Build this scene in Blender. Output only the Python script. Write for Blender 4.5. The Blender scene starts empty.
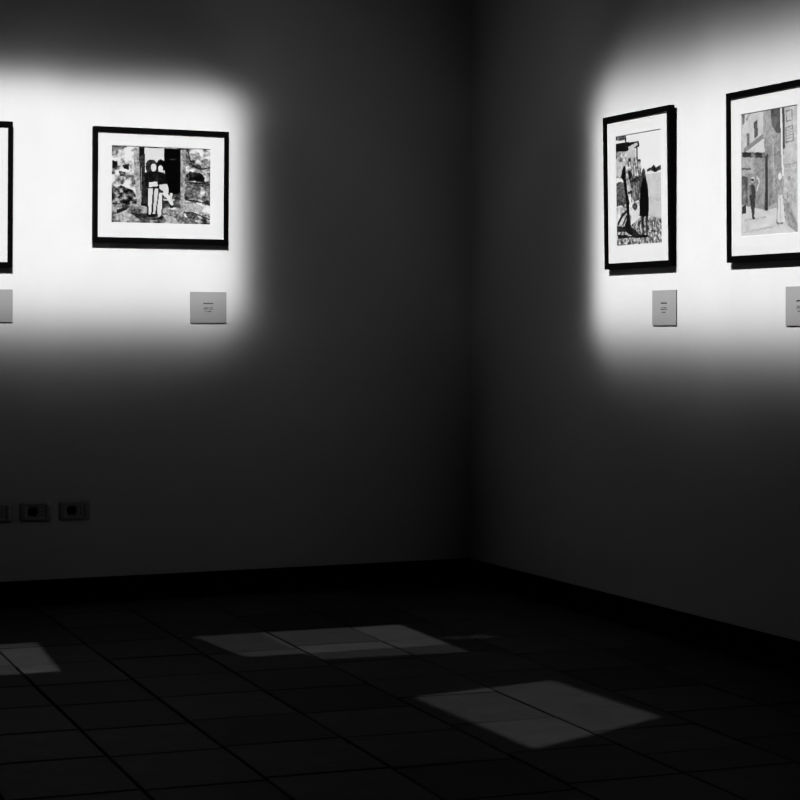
import bpy, bmesh, math, random
import numpy as np
from mathutils import Matrix

random.seed(4)
S = bpy.context.scene
COL = S.collection
PI = math.pi

# ------------------------------------------------------------------ camera
# Room axes: the corner of the two lit walls is the origin.  wall_left lies in
# the plane y = 0 (room at y < 0, running to -x), wall_right in the plane x = 0.
cam_d = bpy.data.cameras.new('camera')
cam = bpy.data.objects.new('camera', cam_d)
COL.objects.link(cam)
cam.location = (-3.442, -7.116, 1.03)
cam.matrix_world = (Matrix.Translation(cam.location) @ Matrix.Rotation(-math.atan2(.402, .9156), 4, 'Z')
                    @ Matrix.Rotation(PI / 2, 4, 'X') @ Matrix.Rotation(0.0021, 4, 'Z'))
cam_d.sensor_width = 36
cam_d.lens = 36 * 1932 / 800
cam_d.shift_y = -(400 - 329.2) / 800
cam_d.clip_start = .05
S.camera = cam

# ------------------------------------------------------------------ world, exposure
w = bpy.data.worlds.new('world')
S.world = w
w.use_nodes = True
w.node_tree.nodes['Background'].inputs[0].default_value = (.5, .5, .5, 1)
w.node_tree.nodes['Background'].inputs[1].default_value = .01
S.view_settings.view_transform = 'Standard'
S.view_settings.look = 'None'
S.view_settings.gamma = 1
S.view_settings.use_curve_mapping = False
S.view_settings.exposure = 0


# ------------------------------------------------------------------ lamps (ceiling spotlights, added floor-patch lights)
class Net:
    """tiny helper for building arithmetic in a node tree"""
    def __init__(self, nt):
        self.nt = nt

    def m(self, op, a, b=None, c=None):
        n = self.nt.nodes.new('ShaderNodeMath')
        n.operation = op
        for i, v in enumerate((a, b, c)):
            if v is None:
                continue
            if isinstance(v, (int, float)):
                n.inputs[i].default_value = v
            else:
                self.nt.links.new(v, n.inputs[i])
        return n.outputs[0]

    def smooth(self, v, a, b):           # 1 below a, 0 above b
        n = self.nt.nodes.new('ShaderNodeMapRange')
        n.interpolation_type = 'SMOOTHSTEP'
        self.nt.links.new(v, n.inputs['Value'])
        n.inputs['From Min'].default_value = a
        n.inputs['From Max'].default_value = b
        n.inputs['To Min'].default_value = 1
        n.inputs['To Max'].default_value = 0
        return n.outputs['Result']


def beam_lamp(name, loc, rot, D, power, cx, cy, hx, up, dn, s_side, s_up, s_dn,
              halo=0.0, halo_len=.3, radius=.012, outer=0, stray=.0040):
    """A framing projector: a spotlight whose lens and shutters give a soft-edged
    rectangular beam.  D is the throw along its axis; the beam sizes are at that throw,
    hx / up / dn to the half-bright line, s_* the softness of each edge."""
    ld = bpy.data.lights.new(name, 'SPOT')
    ld.energy = power
    ld.spot_size = math.radians(172)
    ld.spot_blend = 0
    ld.shadow_soft_size = radius
    ld.use_nodes = True
    nt = ld.node_tree
    em = nt.nodes['Emission']
    N = Net(nt)
    tc = nt.nodes.new('ShaderNodeTexCoord')
    sp = nt.nodes.new('ShaderNodeSeparateXYZ')
    nt.links.new(tc.outputs['Normal'], sp.inputs[0])
    z = N.m('MAXIMUM', N.m('ABSOLUTE', sp.outputs[2]), .02)
    sgn = N.m('SIGN', sp.outputs[2])
    X = N.m('MULTIPLY', N.m('DIVIDE', N.m('MULTIPLY', sp.outputs[0], sgn), z), -D)
    Y = N.m('MULTIPLY', N.m('DIVIDE', N.m('MULTIPLY', sp.outputs[1], sgn), z), -D)
    ax = N.m('SUBTRACT', N.m('ABSOLUTE', N.m('SUBTRACT', X, cx)), hx)
    yy = N.m('SUBTRACT', Y, cy)
    au = N.m('SUBTRACT', yy, up)
    ad = N.m('SUBTRACT', N.m('MULTIPLY', yy, -1), dn)
    ax0, soft_x = ax, s_side
    if outer:      # the shutter on the outer side is bowed: rounded beam corners there
        ku = N.m('MAXIMUM', N.m('ADD', au, .17), 0)
        kd = N.m('MAXIMUM', N.m('ADD', ad, .12), 0)
        bow = N.m('ADD', N.m('MULTIPLY', N.m('MULTIPLY', ku, ku), 1.5), N.m('MULTIPLY', N.m('MULTIPLY', kd, kd), .9))
        side = N.m('GREATER_THAN', N.m('MULTIPLY', N.m('SUBTRACT', X, cx), outer), 0)
        ax = N.m('ADD', ax, N.m('MINIMUM', N.m('MULTIPLY', bow, side), .3))
        soft_x = N.m('ADD', N.m('MULTIPLY', N.m('ADD', N.m('MULTIPLY', ku, .085), N.m('MULTIPLY', kd, .06)), side), s_side)

    def edge(d, soft):
        e = N.m('POWER', math.e, N.m('MINIMUM', N.m('DIVIDE', d, soft), 40))
        return N.m('DIVIDE', 1, N.m('ADD', e, 1))
    core = N.m('MULTIPLY', edge(ax, soft_x), N.m('MULTIPLY', edge(au, s_up), edge(ad, s_dn)))
    if halo:
        sx = N.m('MAXIMUM', ax0, 0)
        sy = N.m('MAXIMUM', N.m('MAXIMUM', au, ad), 0)
        r = N.m('SQRT', N.m('ADD', N.m('MULTIPLY', sx, sx), N.m('MULTIPLY', sy, sy)))
        h = N.m('MULTIPLY', N.m('POWER', math.e, N.m('DIVIDE', r, -halo_len)), halo)
        # faint stray light, spread wide sideways by the lens
        g = N.m('MULTIPLY', N.m('POWER', math.e, N.m('SUBTRACT', N.m('DIVIDE', sy, -.36), N.m('DIVIDE', sx, 1.5))), stray)
        core = N.m('ADD', N.m('ADD', N.m('MULTIPLY', core, 1 - halo), h), g)
    # wall-washer optics: even light over the surface it is aimed at (d^3 / D)
    rr = N.m('ADD', N.m('ADD', N.m('MULTIPLY', X, X), N.m('MULTIPLY', Y, Y)), D * D)
    inten = N.m('DIVIDE', N.m('POWER', rr, 1.5), D)
    nt.links.new(N.m('MULTIPLY', core, inten), em.inputs['Strength'])
    o = bpy.data.objects.new(name, ld)
    COL.objects.link(o)
    o.location = loc
    o.rotation_euler = rot
    return o


P_WALL = 91.0
LAMP_H, LAMP_D = 2.95, 1.70


def picture_lamp(side, s, off, top, bottom, s_side, s_up, s_dn, outer=0, power=P_WALL):
    """s: position along the wall of the beam's centre, off: sideways offset of the lamp,
    top / bottom: height of the beam's half-bright edges on the wall"""
    kw = dict(D=LAMP_D, power=power, cx=-off, cy=1.5 - LAMP_H, hx=.365, up=top - 1.5, dn=1.5 - bottom,
              s_side=s_side, s_up=s_up, s_dn=s_dn, halo=.030, halo_len=.15, outer=outer)
    if side == 'L':
        beam_lamp('ceiling_spotlight', (s + off, -LAMP_D, LAMP_H), (PI / 2, 0, 0), **kw)
    else:
        beam_lamp('ceiling_spotlight', (-LAMP_D, -(s + off), LAMP_H), (PI / 2, 0, -PI / 2), **kw)


picture_lamp('L', -1.357, -.35, 1.945, 1.065, .030, .032, .057, outer=1)
picture_lamp('L', -2.087, -.30, 1.955, 1.065, .030, .032, .057)
picture_lamp('R', 1.390, .25, 1.892, 1.020, .030, .057, .055, outer=-1)
picture_lamp('R', 2.120, .45, 1.905, 1.015, .030, .057, .055)


def add_patch_light(quad, power, soft=.014):
    """added downward light standing in for glass reflections, its beam cut to a quadrilateral on the
    floor; quad: corners as (distance along wall_left, distance along wall_right) from the corner"""
    pts = [(-u, -r) for u, r in quad]
    cx = sum(p[0] for p in pts) / 4
    cy = sum(p[1] for p in pts) / 4
    D = 3.3
    ld = bpy.data.lights.new('added_patch_light', 'SPOT')
    ld.energy = power
    ld.spot_size = math.radians(60)
    ld.spot_blend = 0
    ld.shadow_soft_size = .004
    ld.use_nodes = True
    nt = ld.node_tree
    N = Net(nt)
    tc = nt.nodes.new('ShaderNodeTexCoord')
    sp = nt.nodes.new('ShaderNodeSeparateXYZ')
    nt.links.new(tc.outputs['Normal'], sp.inputs[0])
    X = N.m('MULTIPLY', N.m('DIVIDE', sp.outputs[0], sp.outputs[2]), -D)
    Y = N.m('MULTIPLY', N.m('DIVIDE', sp.outputs[1], sp.outputs[2]), -D)
    v = None
    for i in range(4):
        (x0, y0), (x1, y1) = pts[i], pts[(i + 1) % 4]
        nx, ny = y1 - y0, x0 - x1
        L = math.hypot(nx, ny)
        nx, ny = nx / L, ny / L
        c = nx * (x0 - cx) + ny * (y0 - cy)
        if c < 0:
            nx, ny, c = -nx, -ny, -c
        d = N.m('SUBTRACT', N.m('ADD', N.m('MULTIPLY', X, nx), N.m('MULTIPLY', Y, ny)), c)
        e = N.smooth(d, -soft, soft)
        v = e if v is None else N.m('MULTIPLY', v, e)
    nt.links.new(N.m('MULTIPLY', v, D * D), nt.nodes['Emission'].inputs['Strength'])
    o = bpy.data.objects.new('added_patch_light', ld)
    COL.objects.link(o)
    o.location = (cx, cy, D)


P_FLOOR = 34.0  # added lights, in place of spotlight beams reflected by the picture glass
add_patch_light([(1.472, .915), (.729, .943), (.748, 1.39), (1.441, 1.368)], P_FLOOR * .62)
add_patch_light([(1.245, .935), (.729, .943), (.755, 1.55), (1.25, 1.50)], P_FLOOR * .45)
add_patch_light([(1.228, 2.176), (.749, 2.098), (.739, 2.691), (1.227, 2.902)], P_FLOOR * .72, .02)
add_patch_light([(2.60, .80), (1.982, .833), (2.041, 1.387), (2.65, 1.37)], P_FLOOR * .9)
add_patch_light([(.72, 1.235), (.55, 1.255), (.55, 1.33), (.70, 1.31)], P_FLOOR * .2)


# ------------------------------------------------------------------ materials
def mat(name, col, rough=.6, metal=0, noise=0, nscale=20, bump=0, bscale=60, spec=.5, rnd=0):
    m = bpy.data.materials.new(name)
    m.use_nodes = True
    nt = m.node_tree
    b = nt.nodes['Principled BSDF']
    c = (col, col, col, 1) if isinstance(col, float) else (*col, 1)
    b.inputs['Base Color'].default_value = c
    b.inputs['Roughness'].default_value = rough
    b.inputs['Metallic'].default_value = metal
    b.inputs['Specular IOR Level'].default_value = spec
    tc = nt.nodes.new('ShaderNodeTexCoord')
    if noise or rnd:
        t = nt.nodes.new('ShaderNodeTexNoise')
        t.inputs['Scale'].default_value = nscale
        t.inputs['Detail'].default_value = 6
        t.inputs['Roughness'].default_value = .6
        nt.links.new(tc.outputs['Object'], t.inputs['Vector'])
        N = Net(nt)
        v = N.m('ADD', N.m('MULTIPLY', N.m('SUBTRACT', t.outputs['Fac'], .5), 2 * noise), 1)
        if rnd:
            oi = nt.nodes.new('ShaderNodeObjectInfo')
            v = N.m('MULTIPLY', v, N.m('ADD', N.m('MULTIPLY', N.m('SUBTRACT', oi.outputs['Random'], .5), 2 * rnd), 1))
        mx = nt.nodes.new('ShaderNodeVectorMath')
        mx.operation = 'SCALE'
        mx.inputs[0].default_value = c[:3]
        nt.links.new(v, mx.inputs['Scale'])
        nt.links.new(mx.outputs[0], b.inputs['Base Color'])
    if bump:
        t2 = nt.nodes.new('ShaderNodeTexNoise')
        t2.inputs['Scale'].default_value = bscale
        t2.inputs['Detail'].default_value = 5
        nt.links.new(tc.outputs['Object'], t2.inputs['Vector'])
        bp = nt.nodes.new('ShaderNodeBump')
        bp.inputs['Strength'].default_value = bump
        bp.inputs['Distance'].default_value = .004
        nt.links.new(t2.outputs['Fac'], bp.inputs['Height'])
        nt.links.new(bp.outputs[0], b.inputs['Normal'])
    return m


M = {
    'plaster': mat('wall_plaster', .38, .9, noise=.05, nscale=7, bump=.12, bscale=45, spec=.2),
    'ceiling': mat('ceiling_paint', .10, .9, noise=.05, nscale=3, spec=.1),
    'base': mat('baseboard_black', .001, .7, noise=.2, nscale=9, spec=.02),
    'tile': mat('floor_tile', .021, .7, noise=.55, nscale=9, bump=.35, bscale=30, spec=.06, rnd=.5),
    'joint': mat('floor_joint', .003, .9, noise=.2, nscale=30, spec=.02),
    'frame': mat('frame_black', .0006, .6, noise=.2, nscale=40, spec=.015),
    'mount': mat('mount_board', .40, .9, noise=.01, nscale=60, spec=.0),
    'backing': mat('backing_board', .05, .8, noise=.1, nscale=20, spec=.2),
    'label': mat('label_card', .18, .75, noise=.03, nscale=30, spec=.2),
    'ink': mat('printed_ink', .006, .8, noise=.1, nscale=50, spec=.1),
    'plate': mat('socket_plate_grey', .24, .22, noise=.1, nscale=40, spec=.9),
    'socket': mat('socket_plastic_grey', .20, .4, noise=.1, nscale=40, spec=.4),
    'hole': mat('socket_hole', .003, .9, noise=.1, nscale=40, spec=.1),
    'pin': mat('contact_metal', .45, .35, metal=1, noise=.05, nscale=60),
}


def floor_material():
    """the stretch of floor beyond the tiles built one by one: same tile pitch, by texture"""
    m = bpy.data.materials.new('floor_far_tiles')
    m.use_nodes = True
    nt = m.node_tree
    b = nt.nodes['Principled BSDF']
    b.inputs['Roughness'].default_value = .62
    b.inputs['Specular IOR Level'].default_value = .06
    tc = nt.nodes.new('ShaderNodeTexCoord')
    mp = nt.nodes.new('ShaderNodeMapping')
    mp.inputs['Rotation'].default_value = (0, 0, math.radians(-2.9))
    nt.links.new(tc.outputs['Object'], mp.inputs['Vector'])
    br = nt.nodes.new('ShaderNodeTexBrick')
    br.offset = 0
    br.inputs['Scale'].default_value = 1
    br.inputs['Brick Width'].default_value = .305
    br.inputs['Row Height'].default_value = .339
    br.inputs['Mortar Size'].default_value = .005
    br.inputs['Color1'].default_value = (.016, .016, .016, 1)
    br.inputs['Color2'].default_value = (.026, .026, .026, 1)
    br.inputs['Mortar'].default_value = (.003, .003, .003, 1)
    nt.links.new(mp.outputs[0], br.inputs['Vector'])
    nt.links.new(br.outputs['Color'], b.inputs['Base Color'])
    return m


def glass_material():
    m = bpy.data.materials.new('picture_glass')
    m.use_nodes = True
    nt = m.node_tree
    for n in list(nt.nodes):
        if n.type == 'BSDF_PRINCIPLED':
            nt.nodes.remove(n)
    out = nt.nodes['Material Output']
    tr = nt.nodes.new('ShaderNodeBsdfTransparent')
    tr.inputs[0].default_value = (.985, .985, .985, 1)
    gl = nt.nodes.new('ShaderNodeBsdfGlossy')
    gl.inputs['Roughness'].default_value = .02
    fr = nt.nodes.new('ShaderNodeFresnel')
    fr.inputs[0].default_value = 1.3
    mx = nt.nodes.new('ShaderNodeMixShader')
    ge = nt.nodes.new('ShaderNodeNewGeometry')
    N = Net(nt)
    nt.links.new(N.m('MULTIPLY', fr.outputs[0], N.m('SUBTRACT', 1, ge.outputs['Backfacing'])), mx.inputs[0])
    nt.links.new(tr.outputs[0], mx.inputs[1])
    nt.links.new(gl.outputs[0], mx.inputs[2])
    nt.links.new(mx.outputs[0], out.inputs[0])
    return m


def print_material():
    m = bpy.data.materials.new('photographic_print')
    m.use_nodes = True
    nt = m.node_tree
    b = nt.nodes['Principled BSDF']
    b.inputs['Roughness'].default_value = .7
    b.inputs['Specular IOR Level'].default_value = 0
    a = nt.nodes.new('ShaderNodeVertexColor')
    a.layer_name = 'tone'
    nt.links.new(a.outputs['Color'], b.inputs['Base Color'])
    return m


M['glass'] = glass_material()
M['print'] = print_material()
M['floor'] = floor_material()


# ------------------------------------------------------------------ mesh helpers
def box(bm, x0, x1, y0, y1, z0, z1, bev=0):
    vs = [bm.verts.new((x, y, z)) for z in (z0, z1) for y in (y0, y1) for x in (x0, x1)]
    fs = [(0, 2, 3, 1), (4, 5, 7, 6), (0, 1, 5, 4), (2, 6, 7, 3), (0, 4, 6, 2), (1, 3, 7, 5)]
    faces = [bm.faces.new([vs[i] for i in f]) for f in fs]
    if bev:
        ed = list({e for f in faces for e in f.edges})
        bmesh.ops.bevel(bm, geom=ed, offset=bev, segments=2, profile=.7, affect='EDGES')
    return bm


def finish(name, bm, m, parent=None, smooth=False):
    bmesh.ops.recalc_face_normals(bm, faces=bm.faces[:])
    me = bpy.data.meshes.new(name)
    bm.to_mesh(me)
    bm.free()
    if smooth:
        for p in me.polygons:
            p.use_smooth = True
    me.materials.append(m)
    o = bpy.data.objects.new(name, me)
    COL.objects.link(o)
    if parent:
        o.parent = parent
    return o


def boxobj(name, dims, m, parent=None, bev=0):
    return finish(name, box(bmesh.new(), *dims, bev=bev), m, parent)


def prism(name, poly, z0, z1, m, parent=None, bev=0):
    """poly: list of (x, z) in the wall's plane extruded from y=z0 to y=z1, or (x, y) when used flat"""
    bm = bmesh.new()
    a = [bm.verts.new((p[0], z0, p[1])) for p in poly]
    b = [bm.verts.new((p[0], z1, p[1])) for p in poly]
    bm.faces.new(a)
    bm.faces.new(b[::-1])
    n = len(poly)
    for i in range(n):
        bm.faces.new((a[i], a[(i + 1) % n], b[(i + 1) % n], b[i]))
    if bev:
        bmesh.ops.bevel(bm, geom=bm.edges[:], offset=bev, segments=1, affect='EDGES')
    return finish(name, bm, m, parent)


def structure(o):
    o['kind'] = 'structure'
    return o


def empty(name, loc, rot=(0, 0, 0)):
    o = bpy.data.objects.new(name, None)
    o.empty_display_size = .05
    COL.objects.link(o)
    o.location = loc
    o.rotation_euler = rot
    return o


def tag(o, label, cat, group=None):
    o['label'] = label
    o['category'] = cat
    if group:
        o['group'] = group
    return o


# ------------------------------------------------------------------ room shell
RX, RY, RH = -6.2, -9.2, 3.5
floor = structure(boxobj('floor', (RX - .2, .2, RY - .2, .2, -.2, -.012), M['joint']))
structure(boxobj('ceiling', (RX - .2, .2, RY - .2, .2, RH, RH + .2), M['ceiling']))
structure(boxobj('wall_left', (RX - .2, 0, 0, .2, -.012, RH), M['plaster']))
structure(boxobj('wall_right', (0, .2, RY - .2, .2, -.012, RH), M['plaster']))
structure(boxobj('wall_back', (RX - .2, 0, RY - .2, RY, -.012, RH), M['plaster']))
structure(boxobj('wall_side', (RX - .2, RX, RY, 0, -.012, RH), M['plaster']))
structure(boxobj('baseboard_left', (RX, 0, -.014, 0, -.012, .095), M['base']))
structure(boxobj('baseboard_right', (-.014, 0, RY, -.014, -.012, .093), M['base']))

# ------------------------------------------------------------------ floor tiles, laid about 3 degrees off the walls
TA, TB = .305, .339
K = .05
KN = 1 / (1 + K * K)
joint = .0075


def ab_to_xy(a, b):            # a = u - K r, b = r + K u ; x = -u, y = -r
    u = (a + K * b) * KN
    r = (b - K * a) * KN
    return (-u, -r)


def clip(poly, axis, lim):     # keep coord <= lim
    out = []
    for i in range(len(poly)):
        p, q = poly[i], poly[(i + 1) % len(poly)]
        pi, qi = p[axis] <= lim, q[axis] <= lim
        if pi:
            out.append(p)
        if pi != qi:
            t = (lim - p[axis]) / (q[axis] - p[axis])
            out.append((p[0] + t * (q[0] - p[0]), p[1] + t * (q[1] - p[1])))
    return out


def tile_mesh(poly, top=0.0):
    bm = bmesh.new()
    n = len(poly)
    cx = sum(p[0] for p in poly) / n
    cy = sum(p[1] for p in poly) / n
    lo = [bm.verts.new((p[0] - cx, p[1] - cy, -.012)) for p in poly]
    mid = [bm.verts.new((p[0] - cx, p[1] - cy, top - .002)) for p in poly]
    hi = [bm.verts.new(((p[0] - cx) * .985, (p[1] - cy) * .985, top)) for p in poly]
    for A, B in ((lo, mid), (mid, hi)):
        for i in range(n):
            bm.faces.new((A[i], A[(i + 1) % n], B[(i + 1) % n], B[i]))
    bm.faces.new(hi)
    bmesh.ops.recalc_face_normals(bm, faces=bm.faces[:])
    me = bpy.data.meshes.new('floor_tile')
    bm.to_mesh(me)
    bm.free()
    me.materials.append(M['tile'])
    return me, cx, cy


# joint lines as laid: not quite evenly spaced
la = [-.356, -.051, .254, .559, .864, 1.168, 1.484, 1.795, 2.084, 2.392, 2.70, 3.005, 3.31, 3.615, 3.92]
lb = [-.353, -.014, .325, .664, 1.003, 1.342, 1.685, 2.005, 2.347, 2.678, 3.037, 3.376, 3.715, 4.054, 4.393]
col_off = {3: -.06, 4: -.055, 7: .012, 6: -.01}
for i in range(len(la) - 1):
    for j in range(len(lb) - 1):
        off = col_off.get(i, 0)
        jt = joint + random.uniform(-.002, .002)
        a0, a1 = la[i] + jt / 2, la[i + 1] - jt / 2
        b0, b1 = lb[j] + off + jt / 2, lb[j + 1] + off - jt / 2
        if j == len(lb) - 2:
            b1 = lb[-1]
        if i == 3 and j == 8:                      # one long slab in this course
            continue
        if i == 3 and j == 7:
            b1 = 2.83 - jt / 2
        if i == 3 and j == 9:
            b0, b1 = 2.83 + jt / 2, 3.11 - jt / 2
        if i == 3 and j == 10:
            b0 = 3.11 + jt / 2
        if i == 4 and j == 7:
            b1 = 2.235 - jt / 2
        if i == 4 and j == 8:
            b0 = 2.235 + jt / 2
        quad = [ab_to_xy(a0, b0), ab_to_xy(a1, b0), ab_to_xy(a1, b1), ab_to_xy(a0, b1)]
        poly = clip(clip(quad, 0, -.0145), 1, -.0145)
        if len(poly) < 3:
            continue
        w_ = max(p[0] for p in poly) - min(p[0] for p in poly)
        h_ = max(p[1] for p in poly) - min(p[1] for p in poly)
        if w_ < .02 or h_ < .02:
            continue
        me, cx, cy = tile_mesh(poly)
        o = bpy.data.objects.new('floor_tile', me)
        COL.objects.link(o)
        o.parent = floor
        o.location = (cx, cy, random.uniform(-.0012, 0))
        o.rotation_euler = (random.uniform(-.003, .003), random.uniform(-.003, .003), random.uniform(-.004, .004))
# plain tiled screed beyond
far_edge_x = ab_to_xy(la[-1], lb[-1])[0] - .005
far_edge_y = ab_to_xy(la[0], lb[-1])[1] - .005
o = boxobj('floor_field', (RX, far_edge_x, RY, -.02, -.012, -.003), M['floor'], floor)
o = boxobj('floor_field', (far_edge_x, -.02, RY, far_edge_y, -.012, -.003), M['floor'], floor)


# ------------------------------------------------------------------ painted tones of the photographic prints
class Canvas:
    def __init__(self, wpx, hpx, v, seed=1):
        self.w, self.h = wpx, hpx
        self.a = np.full((hpx, wpx), float(v))
        ys, xs = np.mgrid[0:hpx, 0:wpx]
        self.X = (xs + .5) / wpx
        self.Y = (ys + .5) / hpx
        self.rng = np.random.default_rng(seed)

    def noise(self, fx, fy, octaves=3):
        out = np.zeros((self.h, self.w))
        amp, tot = 1., 0.
        for k in range(octaves):
            gx, gy = int(fx * 2 ** k) + 2, int(fy * 2 ** k) + 2
            g = self.rng.random((gy + 1, gx + 1))
            px, py = self.X * (gx - 1), self.Y * (gy - 1)
            ix, iy = px.astype(int), py.astype(int)
            dx, dy = px - ix, py - iy
            dx = dx * dx * (3 - 2 * dx)
            dy = dy * dy * (3 - 2 * dy)
            out += amp * ((g[iy, ix] * (1 - dx) + g[iy, ix + 1] * dx) * (1 - dy)
                          + (g[iy + 1, ix] * (1 - dx) + g[iy + 1, ix + 1] * dx) * dy)
            tot += amp
            amp *= .6
        return out / tot

    def poly_mask(self, pts):
        m = np.zeros((self.h, self.w), bool)
        n = len(pts)
        for i in range(n):
            (x0, y0), (x1, y1) = pts[i], pts[(i + 1) % n]
            if y0 == y1:
                continue
            c = ((self.Y >= min(y0, y1)) & (self.Y < max(y0, y1)) &
                 (self.X < x0 + (self.Y - y0) * (x1 - x0) / (y1 - y0)))
            m ^= c
        return m

    def put(self, mask, v, amt=0, fx=12, fy=12):
        if amt:
            v = v + amt * 2 * (self.noise(fx, fy) - .5)
            self.a[mask] = v[mask]
        else:
            self.a[mask] = v

    def poly(self, pts, v, amt=0, fx=12, fy=12):
        self.put(self.poly_mask(pts), v, amt, fx, fy)

    def ell(self, cx, cy, rx, ry, v, amt=0, fx=12, fy=12):
        self.put(((self.X - cx) / rx) ** 2 + ((self.Y - cy) / ry) ** 2 < 1, v, amt, fx, fy)

    def line(self, pts, wd, v):
        asp = self.h / self.w
        for (x0, y0), (x1, y1) in zip(pts, pts[1:]):
            dx, dy = x1 - x0, (y1 - y0) * asp
            L = dx * dx + dy * dy + 1e-9
            t = np.clip(((self.X - x0) * dx + (self.Y - y0) * asp * dy) / L, 0, 1)
            d = np.hypot(self.X - x0 - t * dx, (self.Y - y0) * asp - t * dy)
            self.a[d < wd / 2] = v

    def grain(self, amt, fx, fy):
        """mottle the mid tones, leave blacks and whites clean"""
        wgt = np.clip(self.a / .25, 0, 1) * np.clip((.86 - self.a) / .2, 0, 1)
        self.a = np.clip(self.a + amt * 2 * (self.noise(fx, fy, 2) - .5) * wgt, 0, 1)


def print_doorway():
    """two embracing figures in a stone doorway"""
    c = Canvas(150, 112, .5, 3)
    T = lambda pts: [((x - 50) / 715, (y - 42) / 555) for x, y in pts]
    # rendered wall at the left: pale, blotchy, darker low down
    n = c.noise(9, 8, 4)
    c.a[:] = np.clip(.74 + (n - .5) * 2.6, .05, .97)
    low = c.poly_mask(T([(50, 350), (120, 330), (200, 360), (250, 440), (250, 480), (50, 480)]))
    c.a[low] = np.clip(.30 + (c.noise(20, 18, 3)[low] - .5) * 2.2, .03, .9)
    c.poly(T([(125, 185), (175, 170), (175, 215), (140, 210)]), .12)
    c.poly(T([(55, 150), (95, 160), (85, 215), (55, 210)]), .2, .3)
    c.poly(T([(100, 225), (150, 230), (150, 265), (110, 265)]), .32, .2)
    # ground
    c.poly(T([(40, 470), (250, 465), (320, 500), (560, 520), (800, 600), (800, 660), (40, 660)]), .52, .5, 14, 12)
    c.poly(T([(90, 505), (160, 480), (165, 500), (90, 535)]), .12)
    c.poly(T([(190, 530), (230, 515), (330, 535), (380, 570), (260, 575)]), .2, .25)
    c.poly(T([(410, 480), (545, 500), (560, 545), (420, 525)]), .62, .2)
    c.poly(T([(415, 530), (500, 545), (535, 590), (450, 592)]), .72, .15)
    # masonry at the right
    c.poly(T([(575, 30), (800, 30), (800, 640), (575, 540)]),   .58, .9, 16, 16)
    for st, v in (([(610, 210), (700, 225), (725, 255), (720, 285), (610, 280)], .08),
                  ([(590, 300), (690, 300), (700, 350), (660, 410), (590, 400)], .4),
                  ([(575, 430), (650, 440), (720, 470), (700, 510), (575, 505)], .74),
                  ([(580, 520), (660, 520), (690, 560), (620, 580)], .36),
                  ([(600, 80), (680, 70), (690, 120), (620, 130)], .66),
                  ([(690, 130), (760, 120), (760, 190), (700, 200)], .62),
                  ([(720, 320), (765, 310), (765, 420), (730, 400)], .5)):
        c.poly(T(st), v, .18, 16, 16)
    for ln in ([(600, 70), (625, 160), (690, 195), (760, 180)], [(590, 292), (700, 296), (765, 280)],
               [(585, 420), (650, 425), (765, 450)], [(575, 510), (650, 515), (760, 560)]):
        c.line(T(ln), .012, .1)
    # door jambs
    c.poly(T([(205, 50), (245, 50), (262, 465), (235, 480), (215, 300)]), .68, .2)
    c.poly(T([(243, 45), (285, 45), (300, 300), (305, 480), (262, 470)]), .16, .15, 6, 20)
    c.line(T([(262, 190), (262, 450)]), .008, .6)
    c.poly(T([(545, 55), (585, 55), (580, 330), (565, 520), (545, 480)]), .62, .3, 20, 8)
    # opening: bright panel and dark interior
    c.poly(T([(285, 50), (430, 50), (430, 300), (290, 300)]), .93)
    c.poly(T([(428, 50), (545, 50), (545, 390), (430, 390)]), .015)
    c.line(T([(470, 128), (500, 128)]), .008, .35)
    c.poly(T([(430, 385), (545, 375), (545, 480), (410, 470)]), .3, .4, 16, 16)
    c.line(T([(415, 425), (500, 425)]), .012, .85)
    # the two figures
    c.poly(T([(300, 330), (420, 330), (425, 470), (400, 545), (305, 545)]), .16, .2, 20, 20)
    c.ell((335 - 50) / 715, (186 - 42) / 555, .062, .094, .2, .2, 24, 24)
    c.ell((403 - 50) / 715, (176 - 42) / 555, .047, .080, .02)
    c.poly(T([(282, 240), (302, 222), (345, 214), (385, 218), (425, 228), (445, 265), (468, 310), (395, 318), (400, 345), (312, 345), (295, 330)]), .07, .1, 20, 20)
    c.ell((350 - 50) / 715, (192 - 42) / 555, .028, .050, .93)
    c.ell((401 - 50) / 715, (199 - 42) / 555, .025, .040, .95)
    c.line(T([(372, 165), (378, 222)]), .012, .1)
    c.line(T([(385, 225), (400, 300)]), .012, .02)
    c.poly(T([(316, 302), (375, 292), (385, 325), (318, 335)]), .93)
    c.poly(T([(392, 315), (450, 308), (462, 350), (455, 385), (395, 345)]), .9)
    c.poly(T([(312, 345), (346, 345), (340, 440), (332, 535), (318, 535), (312, 430)]), .93)
    c.poly(T([(358, 345), (386, 345), (376, 440), (363, 530), (347, 530), (354, 430)]), .9)
    c.poly(T([(392, 375), (415, 375), (412, 470), (405, 540), (382, 560), (380, 470)]), .93)
    c.poly(T([(425, 355), (460, 385), (495, 440), (490, 465), (475, 460), (445, 410), (415, 385)]), .93)
    c.poly(T([(470, 375), (488, 375), (482, 440), (470, 440)]), .9)
    c.poly(T([(465, 460), (497, 462), (490, 485), (470, 485)]), .08)
    c.poly(T([(300, 535), (370, 532), (365, 555), (305, 552)]), .05)
    c.poly(T([(370, 565), (410, 535), (422, 550), (412, 570)]), .06)
    c.grain(.3, 60, 46)
    c.line([(0, 0), (1, 0)], .012, .1)
    return c


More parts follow.
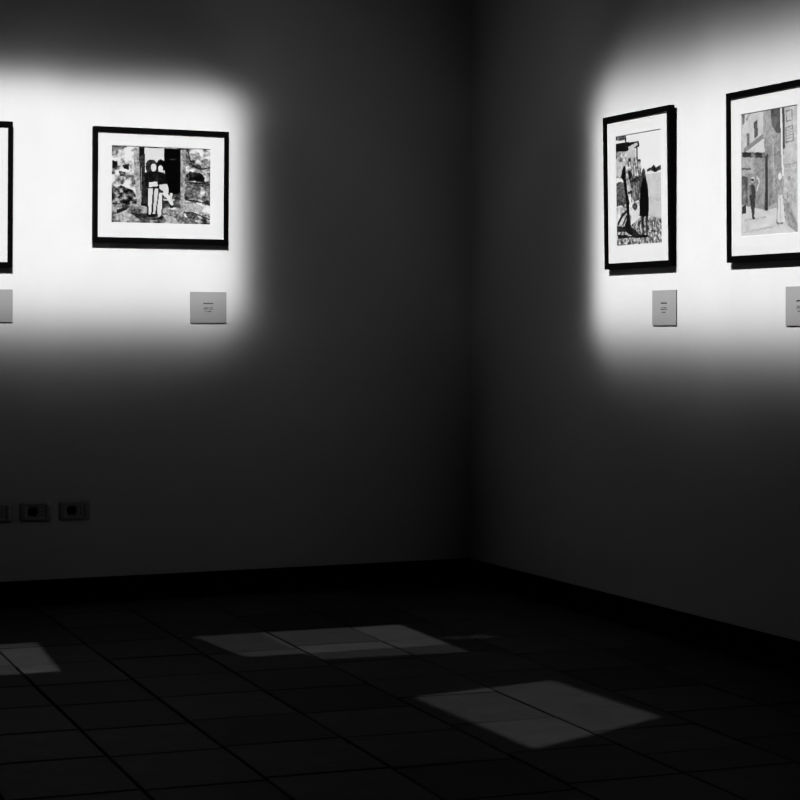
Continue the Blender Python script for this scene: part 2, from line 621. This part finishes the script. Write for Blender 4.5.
def print_beach():
    """two figures by beached boats, houses behind"""
    c = Canvas(104, 134, .985, 5)

    def T(pts):
        out = []
        for x, y in pts:
            s = (x - 40) / 288
            t = 85 - 50 * s
            b = 782 - 24 * s
            out.append((s, (y - t) / (b - t)))
        return out
    # far water and sky
    c.poly(T([(200, 330), (328, 310), (328, 600), (200, 590)]), .84, .05)
    c.poly(T([(238, 290), (265, 280), (282, 262), (296, 280), (328, 262), (328, 292), (290, 312), (262, 300), (240, 310)]), .18, .3, 30, 30)
    # houses
    c.poly(T([(40, 180), (105, 165), (200, 230), (205, 330), (130, 350), (40, 350)]), .68, .6, 22, 26)
    c.poly(T([(40, 85), (100, 75), (100, 108), (40, 112)]), .3, .4, 24, 20)
    c.poly(T([(40, 130), (110, 122), (190, 112), (192, 150), (150, 160), (110, 178), (40, 182)]), .06)
    c.poly(T([(120, 150), (175, 122), (185, 135), (130, 180)]), .85)
    c.line(T([(104, 75), (106, 180)]), .025, .12)
    c.line(T([(176, 150), (178, 225)]), .03, .1)
    c.poly(T([(105, 180), (165, 160), (170, 225), (110, 240)]), .8, .1)
    c.poly(T([(120, 222), (138, 220), (138, 245), (122, 246)]), .08)
    c.poly(T([(158, 215), (166, 214), (166, 245), (158, 246)]), .12)
    c.poly(T([(175, 232), (200, 230), (200, 245), (178, 248)]), .15)
    c.poly(T([(40, 250), (95, 245), (95, 340), (40, 345)]), .78, .2)
    # boat hull and clutter
    c.poly(T([(40, 380), (75, 372), (110, 400), (110, 520), (40, 530)]), .35, .12, 6, 5)
    c.poly(T([(120, 330), (210, 340), (205, 480), (150, 500), (130, 440)]), .45, .3, 14, 14)
    for k in range(5):
        c.line(T([(122 + k * 14, 250), (140 + k * 16, 500)]), .014, .15 + .1 * (k % 3))
    c.line(T([(140, 370), (225, 338)]), .05, .2)
    c.poly(T([(40, 540), (110, 510), (195, 500), (190, 590), (130, 625), (100, 660), (40, 660)]), .8, .5, 16, 22)
    c.line(T([(50, 640), (75, 590), (105, 560)]), .035, .15)
    c.line(T([(80, 650), (95, 610), (108, 590)]), .03, .2)
    c.ell((160 - 40) / 288, .655, .06, .03, .2)
    c.poly(T([(140, 560), (190, 545), (185, 600), (145, 625)]), .92)
    # shingle
    sh = c.poly_mask(T([(40, 660), (130, 650), (200, 590), (328, 595), (328, 800), (40, 800)]))
    c.put(sh, .55, .8, 48, 44)
    c.poly(T([(40, 655), (140, 660), (200, 715), (150, 725), (100, 690), (40, 690)]), .12, .12)
    c.poly(T([(45, 710), (110, 708), (110, 730), (45, 735)]), .08)
    c.line(T([(110, 722), (210, 722)]), .02, .08)
    # figure at the left, seen from the side
    c.poly(T([(80, 300), (92, 265), (104, 280), (104, 350), (85, 362), (70, 345)]), .04)
    c.poly(T([(100, 350), (120, 340), (145, 440), (120, 470), (100, 440)]), .72, .25)
    c.poly(T([(118, 300), (138, 300), (140, 350), (120, 362)]), .1)
    c.poly(T([(85, 362), (105, 350), (112, 440), (125, 500), (122, 560), (135, 670), (85, 672), (108, 600), (102, 480)]), .06)
    c.line(T([(118, 440), (142, 436)]), .03, .08)
    # figure at the right in a dark dress
    c.poly(T([(208, 300), (218, 283), (228, 300), (230, 335), (204, 338)]), .3, .15)
    c.poly(T([(203, 315), (217, 320), (215, 345), (203, 345)]), .1)
    c.poly(T([(212, 350), (232, 345), (243, 400), (247, 480), (246, 590), (190, 590), (190, 500), (198, 400)]), .03)
    c.poly(T([(194, 590), (212, 590), (212, 690), (220, 715), (200, 722), (205, 690)]), .2)
    c.poly(T([(228, 590), (242, 590), (238, 690), (242, 718), (226, 718), (230, 690)]), .2)
    c.poly(T([(195, 712), (240, 705), (242, 722), (195, 728)]), .04)
    c.line(T([(212, 600), (212, 690)]), .02, .04)
    c.grain(.35, 44, 60)
    c.line([(0, 0.002), (1, 0.002)], .022, .3)
    return c


def print_street():
    """a narrow street with a hoarding and two figures"""
    c = Canvas(104, 134, .6, 8)

    def T(pts):
        out = []
        for x, y in pts:
            s = (x - 38) / 324
            t = 88 - 56 * s
            b = 783 - 29 * s
            out.append((s, (y - t) / (b - t)))
        return out
    # facade at the left
    c.poly(T([(38, 80), (170, 50), (170, 330), (38, 320)]), .76, .14, 10, 10)
    c.poly(T([(112, 135), (134, 118), (138, 205), (118, 228)]), .18)
    c.poly(T([(70, 200), (86, 190), (88, 262), (74, 270)]), .3)
    c.poly(T([(42, 85), (62, 80), (58, 140), (46, 150)]), .35)
    c.line(T([(70, 118), (90, 84)]), .03, .55)
    c.line(T([(60, 290), (210, 180)]), .05, .42)
    c.line(T([(100, 285), (180, 225)]), .025, .85)
    c.poly(T([(120, 270), (170, 240), (176, 300), (122, 305)]), .84)
    # side of the building in shade and the gap above
    c.poly(T([(168, 60), (212, 50), (215, 200), (168, 230)]), .55, .1)
    c.poly(T([(212, 50), (270, 45), (268, 200), (240, 190), (215, 150)]), .22, .16, 8, 5)
    c.poly(T([(175, 225), (270, 190), (275, 560), (190, 620), (178, 330)]), .5, .16, 14, 4)
    c.line(T([(225, 230), (228, 520)]), .02, .62)
    # building at the right
    c.poly(T([(285, 40), (364, 28), (364, 760), (300, 700), (285, 640)]), .72, .15, 9, 14)
    c.line(T([(270, 45), (274, 300), (280, 430)]), .03, .92)
    c.poly(T([(276, 45), (288, 43), (292, 270), (284, 290), (278, 270)]), .12)
    for bx in ([(298, 70), (330, 62), (332, 120), (300, 128), (298, 70)], [(296, 165), (334, 150), (338, 235), (296, 248), (296, 165)]):
        c.line(T(bx), .014, .42)
    for k in range(4):
        c.line(T([(298, 180 + 16 * k), (332, 168 + 16 * k)]), .01, .5)
    c.line(T([(285, 375), (362, 360)]), .012, .5)
    c.poly(T([(298, 440), (320, 435), (330, 640), (300, 660)]), .62, .25, 20, 22)
    c.poly(T([(284, 560), (300, 570), (364, 720), (364, 762), (300, 715)]), .5, .15)
    # pavement
    c.poly(T([(38, 605), (190, 632), (280, 600), (300, 712), (364, 760), (364, 800), (38, 800)]), .82, .1, 8, 14)
    c.line(T([(60, 690), (180, 670)]), .02, .68)
    c.line(T([(50, 760), (250, 715)]), .02, .72)
    # hoarding
    c.poly(T([(42, 320), (190, 320), (190, 630), (42, 605)]), .48, .12, 12, 4)
    c.poly(T([(42, 330), (110, 330), (110, 420), (42, 430)]), .62, .1)
    c.poly(T([(40, 302), (178, 304), (178, 334), (42, 332)]), .3, .1)
    c.poly(T([(46, 304), (98, 304), (98, 332), (46, 332)]), .06)
    c.poly(T([(122, 304), (158, 304), (158, 334), (122, 334)]), .06)
    c.poly(T([(178, 325), (194, 310), (194, 632), (176, 632)]), .08)
    c.line(T([(44, 398), (90, 398)]), .02, .2)
    c.poly(T([(42, 440), (75, 440), (80, 605), (42, 600)]), .28, .3, 20, 20)
    c.poly(T([(40, 610), (66, 605), (66, 652), (40, 656)]), .05)
    c.line(T([(130, 440), (145, 470), (130, 520)]), .02, .8)
    # figures
    c.poly(T([(88, 500), (100, 482), (118, 492), (122, 540), (116, 640), (112, 672), (102, 672), (98, 640), (86, 560)]), .1)
    c.ell(.21, .545, .034, .022, .8)
    c.poly(T([(94, 452), (114, 452), (112, 466), (96, 466)]), .1)
    c.poly(T([(100, 665), (120, 672), (118, 682), (102, 680)]), .08)
    c.poly(T([(84, 505), (96, 498), (100, 540), (86, 545)]), .35)
    c.poly(T([(252, 540), (278, 540), (290, 690), (270, 705), (245, 700)]), .84, .08)
    c.poly(T([(248, 460), (275, 455), (280, 545), (250, 545)]), .58, .1)
    c.line(T([(250, 548), (243, 700)]), .012, .42)
    c.line(T([(280, 548), (292, 690)]), .012, .42)
    c.line(T([(262, 560), (266, 690)]), .01, .66)
    c.ell((262 - 38) / 324, .545, .032, .028, .93)
    c.poly(T([(242, 695), (258, 700), (258, 710), (240, 708)]), .3)
    c.poly(T([(262, 700), (282, 698), (278, 708), (262, 710)]), .35)
    c.grain(.14, 40, 56)
    c.a = .14 + .86 * c.a ** .85  # lifts all tones: pale reflection in the glass painted into the print
    c.line([(0, 0), (1, 0)], .02, .25)
    return c


def print_plain():
    """soft grey hillside"""
    c = Canvas(90, 116, .85, 12)
    c.poly([(0, .42), (.3, .36), (.7, .45), (1, .4), (1, 1), (0, 1)], .5, .3, 9, 9)
    c.poly([(0, .7), (.5, .62), (1, .72), (1, 1), (0, 1)], .3, .3, 14, 14)
    return c


def print_mesh(c, wd, ht, x0, z0, y):
    W, H = c.w, c.h
    srgb = np.clip(c.a, 0.0, 1.0)
    lin = np.where(srgb <= .04045, srgb / 12.92, ((srgb + .055) / 1.055) ** 2.4) * .40 + .0004
    xs = x0 + np.arange(W + 1) / W * wd
    zs = z0 + ht - np.arange(H + 1) / H * ht
    XX, ZZ = np.meshgrid(xs, zs)
    co = np.stack([XX, np.full_like(XX, y), ZZ], -1).reshape(-1, 3)
    idx = np.arange((W + 1) * (H + 1)).reshape(H + 1, W + 1)
    f = np.stack([idx[:-1, :-1], idx[1:, :-1], idx[1:, 1:], idx[:-1, 1:]], -1).reshape(-1, 4)
    me = bpy.data.meshes.new('print')
    me.from_pydata(co.tolist(), [], f.tolist())
    at = me.color_attributes.new('tone', 'FLOAT_COLOR', 'CORNER')
    v = np.repeat(lin.reshape(-1), 4)
    rgba = np.stack([v, v, v, np.ones_like(v)], -1).astype(np.float32).reshape(-1)
    at.data.foreach_set('color', rgba)
    me.materials.append(M['print'])
    return me


# ------------------------------------------------------------------ framed photographs
DEPTH = .022


def framed(side, s, z, wd, ht, canvas, pw, ph, px_off, pz_off, label, tilt=.012):
    """s: centre along the wall, z: lower edge; local x to the right, -y into the room, z up"""
    rz = 0 if side == 'L' else -PI / 2
    loc = (s, -.0005, z) if side == 'L' else (-.0005, -s, z)
    t = tag(empty('framed_photograph', loc), label, 'picture', 'framed photographs along the gallery walls')
    t.rotation_mode = 'XYZ'
    t.rotation_euler = (tilt, 0, rz)
    h = wd / 2
    fs, ft, fb = .0170, .0185, .0205
    # four mitred rails
    for poly in ([(-h, 0), (h, 0), (h - fs, fb), (-h + fs, fb)],
                 [(-h, ht), (-h + fs, ht - ft), (h - fs, ht - ft), (h, ht)],
                 [(-h, 0), (-h + fs, fb), (-h + fs, ht - ft), (-h, ht)],
                 [(h, 0), (h, ht), (h - fs, ht - ft), (h - fs, fb)]):
        prism('frame_rail', poly, -DEPTH, 0, M['frame'], t, bev=.0008)
    e = .015
    # backing board
    boxobj('backing_board', (-h + e, h - e, -.011, -.002, e, ht - e), M['backing'], t)
    # mount with its window
    x0, x1 = -pw / 2 + px_off, pw / 2 + px_off
    z0 = ht / 2 - ph / 2 + pz_off
    z1 = z0 + ph
    bm = bmesh.new()
    A = [(-h + e, e), (h - e, e), (h - e, ht - e), (-h + e, ht - e)]
    Bf = [(x0 - .001, z0 - .001), (x1 + .001, z0 - .001), (x1 + .001, z1 + .001), (x0 - .001, z1 + .001)]
    Bb = [(x0, z0), (x1, z0), (x1, z1), (x0, z1)]
    va = [bm.verts.new((p[0], -.0135, p[1])) for p in A]
    vb = [bm.verts.new((p[0], -.0135, p[1])) for p in Bf]
    vc = [bm.verts.new((p[0], -.0120, p[1])) for p in Bb]
    vd = [bm.verts.new((p[0], -.0120, p[1])) for p in A]
    for P, Q in ((va, vb), (vb, vc), (vc, vd), (vd, va)):
        for i in range(4):
            k = (i + 1) % 4
            bm.faces.new((P[i], P[k], Q[k], Q[i]))
    finish('mount', bm, M['mount'], t)
    o = bpy.data.objects.new('print', print_mesh(canvas, pw + .002, ph + .002, x0 - .001, z0 - .001, -.0117))
    COL.objects.link(o)
    o.parent = t
    boxobj('glass_pane', (-h + e, h - e, -.0165, -.0150, e, ht - e), M['glass'], t)
    return t


framed('L', -1.3175, 1.354, .532, .436, print_doorway(), .388, .289, 0, .004,
       'black framed landscape photograph of two figures embracing in a stone doorway')
framed('L', -1.888 - .434 / 2, 1.254, .434, .538, print_plain(), .30, .383, 0, 0,
       'black framed photograph cut by the left edge, only its blank white mount showing')
framed('R', 1.3535, 1.243, .445, .538, print_beach(), .300, .383, .0015, .004,
       'black framed portrait photograph of a dark-dressed figure on a pebble beach', tilt=.017)
framed('R', 2.1315, 1.243, .445, .538, print_street(), .300, .383, -.0015, .004,
       'black framed portrait photograph of a narrow street, cut by the right edge', tilt=.008)


# ------------------------------------------------------------------ caption labels
def caption(side, s, z, wd, ht, label, seed):
    rng = random.Random(seed)
    rz = 0 if side == 'L' else -PI / 2
    loc = (s, -.0003, z) if side == 'L' else (-.0003, -s, z)
    t = tag(empty('caption_label', loc, (0, 0, rz)), label, 'label', 'caption labels below the photographs')
    boxobj('label_board', (-wd / 2, wd / 2, -.0045, 0, 0, ht), M['label'], t, bev=.0006)
    zc = ht * .63
    for k, (dz, lw, th) in enumerate(((0, .040, .0042), (-.016, .034, .0028), (-.0215, .042, .0028), (-.031, .027, .0032))):
        bm = bmesh.new()
        x = -lw / 2
        while x < lw / 2 - .002:
            wl = rng.uniform(.0015, .0028) if k else rng.uniform(.0026, .0036)
            box(bm, x, min(x + wl, lw / 2), -.0048, -.0044, zc + dz - th / 2 * rng.uniform(.8, 1.1), zc + dz + th / 2 * rng.uniform(.8, 1.1))
            x += wl + (rng.choice((.0007, .0007, .0007, .0028)) if k else .0006)
        o = finish('text_line', bm, M['ink'], t)
    return t


caption('L', -1.1255, 1.052, .1455, .120, 'grey caption card below the doorway photograph', 1)
caption('L', -1.957, 1.053, .148, .121, 'grey caption card cut by the left edge of the picture', 2)
caption('R', 1.503, 1.045, .152, .119, 'grey caption card below the pebble beach photograph', 3)
caption('R', 2.281, 1.043, .152, .119, 'grey caption card below the street photograph, cut by the right edge', 4)


# ------------------------------------------------------------------ wall sockets
def socket():
    t = empty('wall_socket', (0, 0, 0))
    W_, H_ = .120, .077
    # dished cover plate: a bevelled rounded slab with a window
    bm = bmesh.new()

    def ring(w, h, y, r, n=5):
        vs = []
        for cx, cz, a0 in ((w / 2 - r, h / 2 - r, 0), (-w / 2 + r, h / 2 - r, 90), (-w / 2 + r, -h / 2 + r, 180), (w / 2 - r, -h / 2 + r, 270)):
            for k in range(n):
                a = math.radians(a0 + 90 * k / (n - 1))
                vs.append(bm.verts.new((cx + r * math.cos(a), y, cz + r * math.sin(a) + H_ / 2)))
        return vs
    rings = [ring(W_, H_, 0, .012, 7), ring(W_, H_, -.0015, .012, 7), ring(W_ - .003, H_ - .003, -.0040, .016, 7),
             ring(W_ - .014, H_ - .012, -.0080, .016, 7), ring(W_ - .030, H_ - .022, -.0100, .012, 7),
             ring(.0685, .0475, -.0100, .002, 7), ring(.0685, .0475, -.004, .002, 7)]
    for P, Q in zip(rings, rings[1:]):
        n = len(P)
        for i in range(n):
            bm.faces.new((P[i], P[(i + 1) % n], Q[(i + 1) % n], Q[i]))
    pl = finish('cover_plate', bm, M['plate'], t, smooth=True)
    zc = H_ / 2
    # round earthed socket: square module face with a round well
    bm = bmesh.new()
    n = 32
    cx = -.0115
    hw, hh = .0215, .0225

    def circ(r, y):
        return [bm.verts.new((cx + r * math.cos(2 * PI * k / n), y, zc + r * math.sin(2 * PI * k / n))) for k in range(n)]
    sq = []
    for k in range(n):
        a = 2 * PI * k / n
        q = max(abs(math.cos(a)) / hw, abs(math.sin(a)) / hh)
        sq.append(bm.verts.new((cx + math.cos(a) / q, -.0085, zc + math.sin(a) / q)))
    rs = [sq, circ(.0205, -.0085), circ(.0200, -.0100), circ(.0192, -.0098), circ(.0185, -.0015)]
    for P, Q in zip(rs, rs[1:]):
        for i in range(n):
            bm.faces.new((P[i], P[(i + 1) % n], Q[(i + 1) % n], Q[i]))
    md = finish('round_socket', bm, M['socket'], t)
    bm = bmesh.new()
    w0, w1 = circ(.0184, -.0088), circ(.0184, -.0014)
    for i in range(n):
        bm.faces.new((w0[i], w0[(i + 1) % n], w1[(i + 1) % n], w1[i]))
    bm.faces.new(w1)
    finish('socket_well', bm, M['hole'], md)
    for dx in (-.0095, .0095):
        bm = bmesh.new()
        bmesh.ops.create_cone(bm, cap_ends=True, segments=12, radius1=.0025, radius2=.0025, depth=.0004,
                              matrix=Matrix.Translation((cx + dx, -.0019, zc)) @ Matrix.Rotation(PI / 2, 4, 'X'))
        finish('pin_hole', bm, M['hole'], md)
    for dz in (-.0155, .0155):
        boxobj('earth_contact', (cx - .002, cx + .002, -.0085, -.0017, zc + dz - .0008, zc + dz + .0008), M['pin'], md)
    # narrow three-hole module
    nm = boxobj('narrow_socket', (.0112, .0325, -.0088, -.003, zc - .0225, zc + .0225), M['socket'], t, bev=.0006)
    for dz in (-.011, 0, .011):
        bm = bmesh.new()
        bmesh.ops.create_cone(bm, cap_ends=True, segments=12, radius1=.0026, radius2=.0026, depth=.0004,
                              matrix=Matrix.Translation((.0218, -.0089, zc + dz)) @ Matrix.Rotation(PI / 2, 4, 'X'))
        finish('pin_hole', bm, M['hole'], nm)
    return t


def copy_tree(o, parent=None):
    c = o.copy()
    COL.objects.link(c)
    c.parent = parent
    for ch in list(o.children):
        copy_tree(ch, c)
    return c


s0 = socket()
for k, (x, lab) in enumerate(((-1.6485, 'grey wall socket plate nearest the corner, rightmost of the row of three'),
                              (-1.7955, 'grey wall socket plate in the middle of the row of three'),
                              (-1.9425, 'grey wall socket plate cut by the left edge of the picture'))):
    o = s0 if k == 0 else copy_tree(s0)
    o.location = (x, -.0003, .311)
    tag(o, lab, 'socket', 'wall sockets low on the left wall')
